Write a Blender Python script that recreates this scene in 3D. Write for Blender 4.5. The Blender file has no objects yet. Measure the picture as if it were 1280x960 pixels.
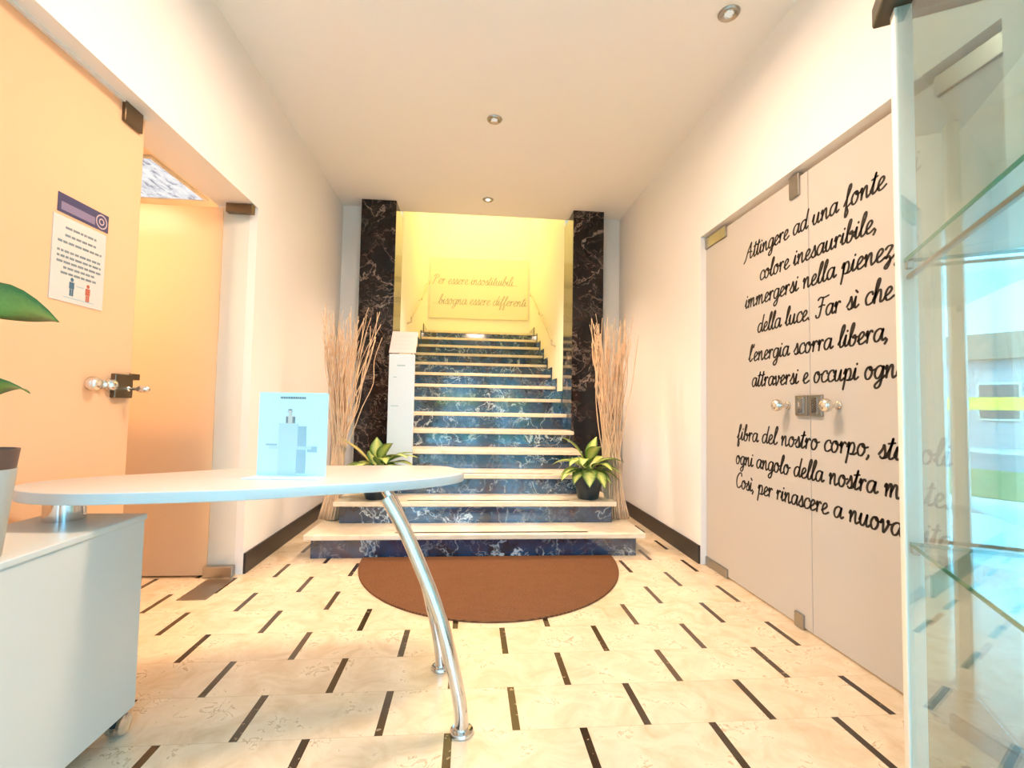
import bpy, bmesh, math, random
from mathutils import Vector, Matrix
sc = bpy.context.scene
col = sc.collection
PI = math.pi

# ------------------------------------------------------------------ camera, world, exposure
cam_data = bpy.data.cameras.new('camera')
cam = bpy.data.objects.new('camera', cam_data); col.objects.link(cam)
cam_data.sensor_width = 36.0
cam_data.lens = 36.0 * 591.465 / 1280.0
cam_data.clip_start = 0.02
yaw, pitch, roll = 0.087494, 0.046684, 0.018001
F = Vector((math.sin(yaw)*math.cos(pitch), math.cos(yaw)*math.cos(pitch), math.sin(pitch)))
R0 = Vector((math.cos(yaw), -math.sin(yaw), 0)); U0 = R0.cross(F)
Rv = math.cos(roll)*R0 + math.sin(roll)*U0
Uv = -math.sin(roll)*R0 + math.cos(roll)*U0
M = Matrix((Rv, Uv, -F)).transposed().to_4x4(); M.translation = Vector((0, 0, 1.1))
cam.matrix_world = M
sc.camera = cam

DAY = 11.5            # daylight outside
DAY_COL = (0.20, 0.62, 1.0, 1)
SPOT_W = 210.0       # the ceiling downlights
SPOT_COL = (1.0, 0.70, 0.50)
HALL_W = 66.0       # added warm fill for the hall, no such lamp is seen
HALL_COL = (1.0, 0.70, 0.50)
STAIR_W = 52.0
STAIR_COL = (1.0, 0.74, 0.24)
ROOM_W = 24.0
ROOM_COL = (1.0, 0.66, 0.42)
sc.view_settings.view_transform = 'Standard'
sc.view_settings.look = 'None'
sc.view_settings.gamma = 1.0
sc.view_settings.use_curve_mapping = False
sc.view_settings.exposure = 0.50

world = bpy.data.worlds.new('daylight_sky'); sc.world = world
world.use_nodes = True
bg = world.node_tree.nodes['Background']
bg.inputs[0].default_value = DAY_COL; bg.inputs[1].default_value = DAY
sc.cycles.max_bounces = 10
sc.cycles.diffuse_bounces = 6
sc.cycles.glossy_bounces = 5
sc.cycles.transmission_bounces = 6
sc.cycles.transparent_max_bounces = 24
sc.cycles.sample_clamp_indirect = 6.0
sc.cycles.caustics_reflective = False
sc.cycles.caustics_refractive = False
sc.cycles.use_denoising = True

def light(name, kind, loc, energy, colr, size=0.1, rot=(0, 0, 0), parent=None, **kw):
    d = bpy.data.lights.new(name, kind); o = bpy.data.objects.new(name, d); col.objects.link(o)
    o.location = loc; o.rotation_euler = rot; d.energy = energy; d.color = colr
    if kind == 'AREA': d.size = size
    elif kind in ('POINT', 'SPOT'): d.shadow_soft_size = size
    for k, v in kw.items(): setattr(d, k, v)
    return o

o = light('sun', 'SUN', (0, 6, 12), 7.0, (1, .93, .82), rot=(math.radians(-48), 0, math.radians(18)))
o.data.angle = math.radians(.6)
# portals at the two glazed bays of the entrance behind the camera
for x0, x1 in ((-1.25, 0.25), (0.61, 1.62)):
    o = light('entrance_daylight', 'AREA', ((x0+x1)/2, -1.72, 1.15), 0, (1, 1, 1), rot=(PI/2, 0, 0), shape='RECTANGLE')
    o.data.size = x1-x0; o.data.size_y = 2.3
    o.data.cycles.is_portal = True
light('added_hall_fill_light', 'AREA', (0.12, 1.95, 3.235), HALL_W, HALL_COL, size=.5, spread=math.radians(172))  # unseen area light added overhead to even out the warm walls
# stairwell lamp high above the landing, side room lamps
light('stairwell_lamp_light', 'AREA', (0.13, 7.6, 5.45), STAIR_W, STAIR_COL, size=1.2)
light('treatment_room_light', 'AREA', (-2.55, 2.3, 2.55), ROOM_W, ROOM_COL, size=0.5)
light('treatment_room_light', 'AREA', (-2.30, 3.85, 2.55), ROOM_W*0.9, ROOM_COL, size=0.4)
light('back_office_light', 'AREA', (2.7, 2.3, 2.5), 14, (1, 0.8, 0.62), size=0.8)

# ------------------------------------------------------------------ helpers
def wloc(p):
    v = Vector((0, 0, 0))
    while p is not None: v = v + p.location; p = p.parent
    return v
def obj(name, bm, mat, parent=None, smooth=False):
    me = bpy.data.meshes.new(name)
    bmesh.ops.recalc_face_normals(bm, faces=bm.faces)
    off = wloc(parent)
    if parent is not None: bmesh.ops.translate(bm, vec=-off, verts=bm.verts)
    bm.to_mesh(me); bm.free()
    if smooth:
        for p in me.polygons: p.use_smooth = True
        if smooth != 'all':
            try: me.set_sharp_from_angle(angle=math.radians(40))
            except Exception: pass
    o = bpy.data.objects.new(name, me); col.objects.link(o)
    if mat is not None: me.materials.append(mat)
    if parent is not None: o.parent = parent
    return o
def tag(o, label, cat=None, group=None, kind=None):
    o['label'] = label
    if cat: o['category'] = cat
    if group: o['group'] = group
    if kind: o['kind'] = kind
    return o
def thing(name, loc, label, cat, group=None, kind=None):
    o = bpy.data.objects.new(name, None); col.objects.link(o)
    o.location = loc; o.empty_display_size = 0.1
    return tag(o, label, cat, group, kind)
def struct(name, bm, mat, label=None, smooth=False):
    o = obj(name, bm, mat, None, smooth); o['kind'] = 'structure'
    if label: o['label'] = label
    return o
def B(): return bmesh.new()
def box(bm, x0, x1, y0, y1, z0, z1, bevel=0.0, seg=2):
    b2 = bmesh.new()
    bmesh.ops.create_cube(b2, size=1)
    for v in b2.verts:
        v.co = Vector((x0+(v.co.x+.5)*(x1-x0), y0+(v.co.y+.5)*(y1-y0), z0+(v.co.z+.5)*(z1-z0)))
    if bevel > 0:
        bmesh.ops.bevel(b2, geom=b2.edges[:], offset=bevel, segments=seg, affect='EDGES', profile=0.5)
    add(bm, b2); return bm
def add(bm, b2, mtx=None):
    vm = {}
    for v in b2.verts:
        vm[v] = bm.verts.new(mtx @ v.co if mtx else v.co)
    for f in b2.faces:
        try: bm.faces.new([vm[v] for v in f.verts])
        except ValueError: pass
    b2.free()
def frame_for(d):
    d = d.normalized()
    a = Vector((0, 0, 1)) if abs(d.z) < .9 else Vector((1, 0, 0))
    u = d.cross(a).normalized(); return u, d.cross(u).normalized()
def tube(bm, pts, r, seg=12, caps=True):
    pts = [Vector(p) for p in pts]; n = len(pts)
    rs = r if isinstance(r, (list, tuple)) else [r]*n
    rings = []; u = None
    for i in range(n):
        d = pts[min(i+1, n-1)]-pts[max(i-1, 0)]
        d.normalize()
        if u is None: u, w = frame_for(d)
        else:
            u = (u - d*u.dot(d)).normalized(); w = d.cross(u)
        rings.append([bm.verts.new(pts[i]+rs[i]*(math.cos(2*PI*k/seg)*u+math.sin(2*PI*k/seg)*w)) for k in range(seg)])
    for a, b in zip(rings, rings[1:]):
        for k in range(seg): bm.faces.new((a[k], a[(k+1) % seg], b[(k+1) % seg], b[k]))
    if caps:
        bm.faces.new(rings[0][::-1]); bm.faces.new(rings[-1])
    return bm
def cyl(bm, p0, p1, r0, r1=None, seg=24):
    return tube(bm, [p0, p1], [r0, r0 if r1 is None else r1], seg)
def lathe(bm, prof, loc, axis=(0, 0, 1), seg=32):
    ax = Vector(axis).normalized(); u, w = frame_for(ax); loc = Vector(loc)
    rings = []
    for r, h in prof:
        if r < 1e-6: rings.append([bm.verts.new(loc+ax*h)])
        else: rings.append([bm.verts.new(loc+ax*h+r*(math.cos(2*PI*k/seg)*u+math.sin(2*PI*k/seg)*w)) for k in range(seg)])
    for a, b in zip(rings, rings[1:]):
        for k in range(seg):
            k2 = (k+1) % seg
            if len(a) == 1 and len(b) == 1: continue
            if len(a) == 1: bm.faces.new((a[0], b[k2], b[k]))
            elif len(b) == 1: bm.faces.new((a[k], a[k2], b[0]))
            else: bm.faces.new((a[k], a[k2], b[k2], b[k]))
    return bm
def prism(bm, pts, z0, z1, bevel=0.0):
    b2 = bmesh.new()
    lo = [b2.verts.new((x, y, z0)) for x, y in pts]; hi = [b2.verts.new((x, y, z1)) for x, y in pts]
    n = len(pts)
    fb = b2.faces.new(lo[::-1]); ft = b2.faces.new(hi)
    for i in range(n): b2.faces.new((lo[i], lo[(i+1) % n], hi[(i+1) % n], hi[i]))
    if bevel:
        bmesh.ops.recalc_face_normals(b2, faces=b2.faces)
        es = [e for e in b2.edges if abs(e.verts[0].co.z-e.verts[1].co.z) < 1e-6]
        bmesh.ops.bevel(b2, geom=es, offset=bevel, segments=3, affect='EDGES', profile=.5)
    add(bm, b2); return bm
def catmull(P, n=8, closed=False):
    P = [Vector(p) for p in P]; out = []; m = len(P)
    rng = range(m) if closed else range(m-1)
    for i in rng:
        if closed: p0, p1, p2, p3 = P[(i-1) % m], P[i], P[(i+1) % m], P[(i+2) % m]
        else: p0, p1, p2, p3 = P[max(i-1, 0)], P[i], P[i+1], P[min(i+2, m-1)]
        for k in range(n):
            t = k/n
            out.append(.5*((2*p1)+(p2-p0)*t+(2*p0-5*p1+4*p2-p3)*t*t+(3*p1-p0-3*p2+p3)*t**3))
    if not closed: out.append(P[-1])
    return out

# ------------------------------------------------------------------ materials
class NT:
    def __init__(s, name):
        s.m = bpy.data.materials.new(name); s.m.use_nodes = True
        s.t = s.m.node_tree; s.b = s.t.nodes['Principled BSDF']; s.out = s.t.nodes['Material Output']
    def n(s, typ, **kw):
        x = s.t.nodes.new(typ)
        for k, v in kw.items(): setattr(x, k, v)
        return x
    def l(s, a, b): s.t.links.new(a, b)
    def math(s, op, a, b=None, c=None):
        x = s.n('ShaderNodeMath', operation=op)
        for i, v in enumerate((a, b, c)):
            if v is None: continue
            if isinstance(v, (int, float)): x.inputs[i].default_value = v
            else: s.l(v, x.inputs[i])
        return x.outputs[0]
    def mix(s, f, a, b):
        x = s.n('ShaderNodeMix', data_type='RGBA')
        for i, v in ((0, f), (6, a), (7, b)):
            if isinstance(v, (int, float)): x.inputs[i].default_value = v
            elif isinstance(v, tuple): x.inputs[i].default_value = v if len(v) == 4 else v+(1,)
            else: s.l(v, x.inputs[i])
        return x.outputs[2]
    def pos(s): return s.n('ShaderNodeNewGeometry').outputs['Position']
    def noise(s, vec, scale, detail=3, rough=.5, dist=0):
        x = s.n('ShaderNodeTexNoise'); x.inputs['Scale'].default_value = scale
        x.inputs['Detail'].default_value = detail; x.inputs['Roughness'].default_value = rough
        x.inputs['Distortion'].default_value = dist; s.l(vec, x.inputs['Vector']); return x
    def ramp(s, f, stops):
        x = s.n('ShaderNodeValToRGB'); e = x.color_ramp.elements
        while len(e) < len(stops): e.new(.5)
        for i, (p, c) in enumerate(stops):
            e[i].position = p; e[i].color = c if len(c) == 4 else tuple(c)+(1,)
        s.l(f, x.inputs[0]); return x.outputs[0]
    def set(s, base=None, rough=None, metal=None, spec=None, coat=None, coat_rough=None):
        for k, v in (('Base Color', base), ('Roughness', rough), ('Metallic', metal), ('Specular IOR Level', spec), ('Coat Weight', coat), ('Coat Roughness', coat_rough)):
            if v is None: continue
            if isinstance(v, tuple): s.b.inputs[k].default_value = v if len(v) == 4 else v+(1,)
            elif isinstance(v, (int, float)): s.b.inputs[k].default_value = v
            else: s.l(v, s.b.inputs[k])
        return s
    def schlick(s, f0):
        g = s.n('ShaderNodeNewGeometry'); d = s.n('ShaderNodeVectorMath', operation='DOT_PRODUCT')
        s.l(g.outputs['Normal'], d.inputs[0]); s.l(g.outputs['Incoming'], d.inputs[1])
        q = s.math('POWER', s.math('SUBTRACT', 1.0, s.math('ABSOLUTE', d.outputs['Value'])), 5.0)
        return s.math('ADD', f0, s.math('MULTIPLY', q, 1.0-f0))
    def bump(s, h, strength=.2, dist=.01):
        x = s.n('ShaderNodeBump'); x.inputs['Strength'].default_value = strength; x.inputs['Distance'].default_value = dist
        s.l(h, x.inputs['Height']); s.l(x.outputs[0], s.b.inputs['Normal'])
def plain(name, c, rough=.5, metal=0, spec=.5, var=.04, scale=8, coat=0):
    t = NT(name); ns = t.noise(t.pos(), scale)
    d = tuple(max(0, v*(1-var)) for v in c)
    t.set(base=t.mix(ns.outputs[0], d, tuple(c)), rough=rough, metal=metal, spec=spec, coat=coat)
    return t.m
def plaster(name, c):
    t = NT(name); ns = t.noise(t.pos(), 1.2, 4); n2 = t.noise(t.pos(), 160, 2)
    t.set(base=t.mix(ns.outputs[0], tuple(v*.97 for v in c), c), rough=.75, spec=.25)
    t.bump(n2.outputs[0], .04, .002); return t.m
M_wall = plaster('white_plaster', (.86, .83, .79))
M_ceil = plaster('ceiling_plaster', (.86, .83, .79))
M_stairwall = plaster('stairwell_plaster', (.86, .84, .76))
M_roomwall = plaster('side_room_plaster', (.85, .74, .58))
M_base = plain('dark_skirting', (.022, .015, .013), .35, spec=.5)
M_black = plain('black_vinyl', (.02, .014, .010), .6)
M_greyink = plain('grey_lettering', (.36, .34, .28), .6)
M_rail = plain('pale_painted_rail', (.56, .48, .34), .4)
M_chrome = plain('chrome', (.72, .72, .72), .12, 1, var=.02)
M_steel = plain('brushed_steel', (.45, .42, .38), .32, 1, var=.1, scale=40)
M_darksteel = plain('dark_bronze_steel', (.20, .15, .10), .35, 1, var=.1, scale=40)
M_white = plain('white_laminate', (.60, .62, .58), .35, spec=.4, var=.02)
M_desk = plain('pale_desk_laminate', (.58, .57, .54), .28, spec=.5, var=.03, scale=3)
M_bottle = plain('print_pale_grey', (.52, .68, .73), .5)
M_printdark = plain('print_dark_grey', (.20, .24, .26), .5)
M_printmid = plain('print_mid_grey', (.34, .50, .57), .5)
M_card = plain('card_daylight_blued', (.62, .82, .86), .35, var=.02)  # pale card; the cyan cast of the daylight is put into its colour
M_paper = plain('white_paper', (.62, .59, .54), .6, var=.02)
M_stand = plain('stand_board_daylight_blued', (.62, .74, .82), .35, var=.02)  # white board with the daylight's blue cast painted into the base colour
M_pot = plain('dark_blue_pot', (.006, .024, .042), .3, spec=.5)
M_soil = plain('potting_soil', (.05, .03, .02), .9, var=.5, scale=60)
M_rim = plain('brown_plastic_pot', (.12, .065, .045), .5)
M_greypot = plain('grey_planter', (.42, .42, .38), .5)
M_stem = plain('green_stem', (.18, .30, .06), .5)
M_twig = plain('pale_dry_twig', (.90, .65, .42), .7, var=.4, scale=20)
M_cap = plain('dark_olive_cap', (.045, .038, .022), .3, spec=.5)
M_navy = plain('print_navy', (.060, .055, .13), .5)
M_violet = plain('print_violet', (.24, .19, .30), .5)
M_rose = plain('print_pale_rose', (.60, .48, .50), .5)
M_figblue = plain('print_blue_figure', (.05, .13, .20), .5)
M_figred = plain('print_red_figure', (.50, .12, .07), .5)
M_rubber = plain('dark_rubber', (.02, .02, .022), .6)
M_alu = plain('pale_aluminium_profile', (.92, .90, .82), .4, 0, var=.02)

def floor_material():
    t = NT('cream_marble_tiles_with_dark_inlays'); p = t.pos()
    sep = t.n('ShaderNodeSeparateXYZ'); t.l(p, sep.inputs[0]); X, Y = sep.outputs[0], sep.outputs[1]
    yr = t.math('DIVIDE', t.math('SUBTRACT', Y, 1.6515), .2487)
    row = t.math('FLOOR', yr); fy = t.math('FRACT', yr)
    odd = t.math('FLOORED_MODULO', row, 2.0)
    fx = t.math('DIVIDE', t.math('SUBTRACT', t.math('ADD', X, .2795), t.math('MULTIPLY', odd, .2305)), .461)
    fxs = t.math('ADD', fx, .5); cell = t.math('FLOOR', fxs)
    dx = t.math('ABSOLUTE', t.math('SUBTRACT', t.math('FRACT', fxs), .5))
    strip = t.math('LESS_THAN', dx, .0135/.461)
    tile = t.math('FLOOR', fx)
    def rnd(a):
        c = t.n('ShaderNodeCombineXYZ'); t.l(a, c.inputs[0]); t.l(row, c.inputs[1])
        w = t.n('ShaderNodeTexWhiteNoise', noise_dimensions='3D'); t.l(c.outputs[0], w.inputs[0]); return w.outputs[0]
    rt, rs = rnd(tile), rnd(cell)
    # marble body, offset per tile
    va = t.n('ShaderNodeVectorMath', operation='ADD'); t.l(p, va.inputs[0])
    cc = t.n('ShaderNodeCombineXYZ'); t.l(t.math('MULTIPLY', rt, 37.), cc.inputs[2]); t.l(cc.outputs[0], va.inputs[1])
    n1 = t.noise(va.outputs[0], 7, 6, .6, .8); n2 = t.noise(va.outputs[0], 15, 4, .55, 1.2)
    cream = t.ramp(n1.outputs[0], [(.3, (.62, .47, .30)), (.52, (.74, .61, .43)), (.75, (.82, .71, .53))])
    vein = t.math('SUBTRACT', 1.0, t.math('MULTIPLY', t.math('ABSOLUTE', t.math('SUBTRACT', n2.outputs[0], .5)), 30.))
    vein = t.math('MULTIPLY', t.math('MAXIMUM', vein, 0.0), t.math('GREATER_THAN', n1.outputs[0], .57))
    cream = t.mix(t.math('MULTIPLY', vein, .8), cream, (.42, .28, .15))
    tone = t.math('ADD', .92, t.math('MULTIPLY', rt, .10))
    br = t.n('ShaderNodeVectorMath', operation='SCALE'); t.l(cream, br.inputs[0]); t.l(tone, br.inputs['Scale'])
    n3 = t.noise(p, 40, 4)
    dark = t.mix(rs, (.030, .018, .010), (.085, .050, .022))
    dark = t.mix(t.math('MULTIPLY', t.math('GREATER_THAN', n3.outputs[0], .66), .5), dark, (.5, .38, .24))
    c = t.mix(strip, br.outputs[0], dark)
    gr = t.math('GREATER_THAN', t.math('ABSOLUTE', t.math('SUBTRACT', fy, .5)), .4945)
    c = t.mix(t.math('MULTIPLY', gr, .45), c, (.42, .30, .18))
    t.set(base=c, rough=t.math('ADD', .13, t.math('MULTIPLY', n1.outputs[0], .08)), spec=.5)
    return t.m
M_floor = floor_material()
def dark_marble(name, sc1, sc2, cols, vcol, amt, spec=.9, coat=.5):
    t = NT(name); p = t.pos()
    w = t.noise(p, 3.0, 4, .6); 
    mixv = t.n('ShaderNodeVectorMath', operation='MULTIPLY_ADD'); t.l(w.outputs['Color'], mixv.inputs[0]); mixv.inputs[1].default_value = (.35, .35, .35); t.l(p, mixv.inputs[2])
    def veins(scale, width, off):
        n = t.noise(mixv.outputs[0], scale, 5, .55, off)
        d = t.math('ABSOLUTE', t.math('SUBTRACT', n.outputs[0], .5))
        return t.math('MAXIMUM', t.math('SUBTRACT', 1.0, t.math('DIVIDE', d, width)), 0.0)
    v1 = veins(sc1, .014, .9); v2 = veins(sc2, .018, 1.6)
    msk = t.noise(p, 2.6, 3); mk = t.ramp(msk.outputs[0], [(.42, (0, 0, 0)), (.62, (1, 1, 1))])
    mk2 = t.ramp(t.noise(p, 1.7, 2).outputs[0], [(.40, (.15, .15, .15)), (.60, (1, 1, 1))])
    v = t.math('MAXIMUM', t.math('MULTIPLY', t.math('MULTIPLY', v1, mk2), amt), t.math('MULTIPLY', t.math('MULTIPLY', v2, mk), .55))
    blot = t.noise(p, 5, 4)
    base = t.ramp(blot.outputs[0], [(.35, cols[0]), (.52, cols[1]), (.70, cols[2])])
    c = t.mix(v, base, vcol)
    t.set(base=c, rough=.10, spec=spec, coat=coat, coat_rough=.05)
    return t.m
M_marble = dark_marble('daylight_blued_veined_marble', 2.5, 5.0, ((.006, .018, .034), (.008, .046, .115), (.030, .016, .040)), (.52, .64, .72), 1.0)  # blue in the base stands in for daylight reflected by brown-black stone
M_pillar = dark_marble('brown_black_veined_marble', 2.3, 5.5, ((.004, .004, .007), (.008, .006, .008), (.022, .010, .009)), (.36, .28, .24), .8, .32, 0.0)
def cream_marble():
    t = NT('cream_tread_marble'); n = t.noise(t.pos(), 9, 5, .6, .6)
    t.set(base=t.ramp(n.outputs[0], [(.3, (.70, .60, .44)), (.7, (.84, .77, .62))]), rough=.22, spec=.5); return t.m
M_tread = cream_marble()
M_inlay = plain('dark_inlay_strip', (.035, .02, .012), .35)
def mat_coir():
    t = NT('ribbed_brown_coir'); p = t.pos(); sep = t.n('ShaderNodeSeparateXYZ'); t.l(p, sep.inputs[0])
    s = t.math('SINE', t.math('MULTIPLY', sep.outputs[1], 560.))
    n = t.noise(p, 90, 3); n2 = t.noise(p, 12, 3)
    f = t.math('ADD', t.math('MULTIPLY', t.math('ADD', s, 1.0), .24), t.math('MULTIPLY', n.outputs[0], .6))
    c = t.ramp(f, [(.15, (.050, .020, .010)), (.8, (.20, .092, .042))])
    c = t.mix(t.math('MULTIPLY', n2.outputs[0], .35), c, (.24, .12, .058))
    t.set(base=c, rough=.95, spec=.1); t.bump(f, .6, .006); return t.m
M_coir = mat_coir()
def frosted(name, tint, trans):
    t = NT(name); ns = t.noise(t.pos(), 2.0, 3)
    c = t.mix(ns.outputs[0], tuple(v*.97 for v in tint), tint)
    d = t.n('ShaderNodeBsdfDiffuse'); tr = t.n('ShaderNodeBsdfTranslucent'); g = t.n('ShaderNodeBsdfGlossy')
    g.inputs['Roughness'].default_value = .22
    t.l(c, d.inputs[0]); t.l(c, tr.inputs[0])
    m1 = t.n('ShaderNodeMixShader'); m1.inputs[0].default_value = trans; t.l(d.outputs[0], m1.inputs[1]); t.l(tr.outputs[0], m1.inputs[2])
    m2 = t.n('ShaderNodeMixShader'); t.l(t.math('MULTIPLY', t.schlick(.03), .6), m2.inputs[0]); t.l(m1.outputs[0], m2.inputs[1]); t.l(g.outputs[0], m2.inputs[2])
    t.l(m2.outputs[0], t.out.inputs[0]); return t.m
M_frost_l = frosted('warm_frosted_glass', (.90, .75, .56), .62)
M_frost_r = frosted('white_frosted_glass', (.70, .66, .60), .30)
def glass(name, tint, refl_add=0.0, rough=0.0):
    t = NT(name); ns = t.noise(t.pos(), 1.5, 2)
    c = t.mix(ns.outputs[0], tuple(v*.985 for v in tint), tint)
    tr = t.n('ShaderNodeBsdfTransparent'); t.l(c, tr.inputs[0])
    g = t.n('ShaderNodeBsdfGlossy'); g.inputs['Roughness'].default_value = rough
    m = t.n('ShaderNodeMixShader'); f = t.math('MINIMUM', t.math('ADD', t.schlick(.04), refl_add), 1.0)
    t.l(f, m.inputs[0]); t.l(tr.outputs[0], m.inputs[1]); t.l(g.outputs[0], m.inputs[2]); t.l(m.outputs[0], t.out.inputs[0]); return t.m
M_glass = glass('clear_glass', (.97, .99, .98))
M_case = glass('pale_green_case_glass', (.95, .992, .975))
M_caseback = glass('coated_back_pane_glass', (.78, .94, .95), .26)
M_edge = plain('green_glass_edge', (.02, .26, .18), .1, spec=.6)
M_knob = plain('satin_metal_knob', (.80, .74, .66), .2, .9, var=.03)
def emit(name, c, s):
    t = NT(name); e = t.n('ShaderNodeEmission'); e.inputs[0].default_value = c+(1,); e.inputs[1].default_value = s
    t.l(e.outputs[0], t.out.inputs[0]); return t.m
M_lampoff = emit('dim_halogen_lamp', (1, .93, .80), .55)
M_lampon = emit('lit_halogen_lamp', (1, .90, .62), 9.0)
def panel_mat():
    t = NT('mottled_lit_diffuser'); p = t.pos()
    mp = t.n('ShaderNodeMapping'); mp.inputs['Scale'].default_value = (30, 11, 1); mp.inputs['Rotation'].default_value = (0, 0, .5); t.l(p, mp.inputs[0])
    n = t.noise(mp.outputs[0], 1.0, 3, .6, .5)
    c = t.ramp(n.outputs[0], [(.40, (1, .97, .93)), (.55, (.80, .78, .80)), (.66, (.38, .36, .40))])
    e = t.n('ShaderNodeEmission'); t.l(c, e.inputs[0]); e.inputs[1].default_value = .72; t.l(e.outputs[0], t.out.inputs[0]); return t.m
M_panel = panel_mat()
def leaf_mat(name, mid, edge):
    t = NT(name); a = t.n('ShaderNodeAttribute'); a.attribute_name = 'across'
    n = t.noise(t.pos(), 55, 3, .6, 1.0)
    f = t.math('ADD', a.outputs['Fac'], t.math('MULTIPLY', t.math('SUBTRACT', n.outputs[0], .5), .8))
    c = t.ramp(f, [(.12, mid), (.55, tuple((x+y)/2 for x, y in zip(mid, edge))), (.85, edge)])
    t.set(base=c, rough=.4, spec=.4)
    return t.m
M_leaf = leaf_mat('variegated_leaf', (.62, .66, .20), (.08, .19, .03))
M_leafdark = leaf_mat('glossy_green_leaf', (.16, .27, .05), (.035, .12, .02))
M_leafold = leaf_mat('yellowing_leaf', (.72, .62, .26), (.40, .36, .10))

# ------------------------------------------------------------------ the room shell
ZC = 3.25
XL, XR = -1.42, 1.66
LO = (1.27, 3.20, 2.375)      # left opening y0, y1, height
RO = (1.31, 3.29, 2.365)
bm = B(); box(bm, -3.7, 3.7, -1.78, 5.5, -.12, 0); struct('floor', bm, M_floor, 'cream marble tile floor with short dark inlaid strips')
bm = B(); box(bm, -1.70, 1.92, -1.78, 5.28, ZC, ZC+.15); struct('ceiling', bm, M_ceil, 'white plaster ceiling of the entrance hall')
def wall_with_opening(bm, x0, x1, y0, y1, z1, op):
    box(bm, x0, x1, y0, op[0], 0, z1); box(bm, x0, x1, op[1], y1, 0, z1); box(bm, x0, x1, op[0], op[1], op[2], z1)
bm = B(); wall_with_opening(bm, XL-.25, XL, -1.78, 5.45, ZC, LO); struct('wall_left', bm, M_wall, 'white wall on the left with a wide glass doorway')
bm = B(); wall_with_opening(bm, XR, XR+.25, -1.78, 5.45, ZC, RO); struct('wall_right', bm, M_wall, 'white wall on the right with the lettered glass doors')
bm = B(); box(bm, XL, -1.182, 5.2, 5.45, 0, ZC); box(bm, 1.422, XR, 5.2, 5.45, 0, ZC); struct('wall_back', bm, M_wall, 'narrow white end wall beside the dark marble pillars')
bm = B(); box(bm, -1.67, 1.92, 5.28, 5.53, ZC+.15, 5.7); struct('wall_over_stair', bm, M_stairwall)
# stairwell
bm = B(); box(bm, -1.0, -.83, 5.502, 9.1, 0, 5.7); struct('wall_stair_left', bm, M_stairwall, 'yellow-lit plaster wall left of the stairs')
bm = B(); box(bm, 1.09, 1.26, 5.502, 9.1, 0, 5.7); struct('wall_stair_right', bm, M_stairwall, 'yellow-lit plaster wall right of the stairs')
bm = B(); box(bm, -.83, 1.09, 8.85, 9.1, 0, 5.7); struct('wall_landing', bm, M_stairwall, 'yellow-lit end wall above the stair landing')
bm = B(); box(bm, -1.0, 1.26, 5.28, 9.1, 5.7, 5.85); struct('ceiling_stairwell', bm, M_stairwall)
# baseboards
bm = B(); box(bm, XL, XL+.015, 3.205, 5.198, 0, .13, .003); struct('baseboard_left', bm, M_base, 'dark skirting board along the left wall')
bm = B(); box(bm, XR-.015, XR, 3.295, 5.198, 0, .13, .003); struct('baseboard_right', bm, M_base, 'dark skirting board along the right wall')
# side rooms behind the frosted doors
bm = B()
box(bm, -3.6, -3.5, .7, 5.2, 0, 2.7); box(bm, -3.5, XL-.25, .7, .8, 0, 2.7); box(bm, -3.5, XL-.25, 5.1, 5.2, 0, 2.7)
struct('wall_side_room', bm, M_roomwall, 'warm walls of the room behind the open left door')
bm = B(); box(bm, -3.6, XL-.25, .7, 5.2, 2.6, 2.72); struct('ceiling_side_room', bm, M_roomwall, 'warm lit ceiling of the left side room')
bm = B()
box(bm, 3.5, 3.6, .9, 3.9, 0, 2.7); box(bm, XR+.25, 3.5, .9, 1.0, 0, 2.7); box(bm, XR+.25, 3.5, 3.8, 3.9, 0, 2.7)
struct('wall_back_office', bm, M_roomwall)
bm = B(); box(bm, XR+.25, 3.6, .9, 3.9, 2.6, 2.72); struct('ceiling_back_office', bm, M_roomwall)
# entrance wall behind the camera
bm = B()
box(bm, -1.67, 1.91, -1.78, -1.62, 2.3, ZC); box(bm, -1.42, -1.25, -1.78, -1.62, 0, 2.3)
box(bm, .25, .61, -1.78, -1.62, 0, 2.3); box(bm, 1.62, 1.66, -1.78, -1.62, 0, 2.3)
struct('wall_entrance', bm, M_wall, 'white entrance wall around the glazed bays')
def bay(name, x0, x1, mid, label):
    f = B()
    box(f, x0, x0+.05, -1.74, -1.66, 0, 2.3); box(f, x1-.05, x1, -1.74, -1.66, 0, 2.3)
    box(f, x0, x1, -1.74, -1.66, 0, .07); box(f, x0, x1, -1.74, -1.66, 2.24, 2.3)
    box(f, mid-.013, mid+.013, -1.74, -1.66, 0, 2.3)
    w = struct(name, f, M_alu, label)
    g = B(); box(g, x0+.04, x1-.04, -1.703, -1.697, .06, 2.25); obj('pane', g, M_glass, w)
bay('window_1', -1.25, .25, -.5, 'wide glazed entrance bay facing the street')
bay('window_2', .61, 1.62, .765, 'narrow glazed entrance bay facing the street')

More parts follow.
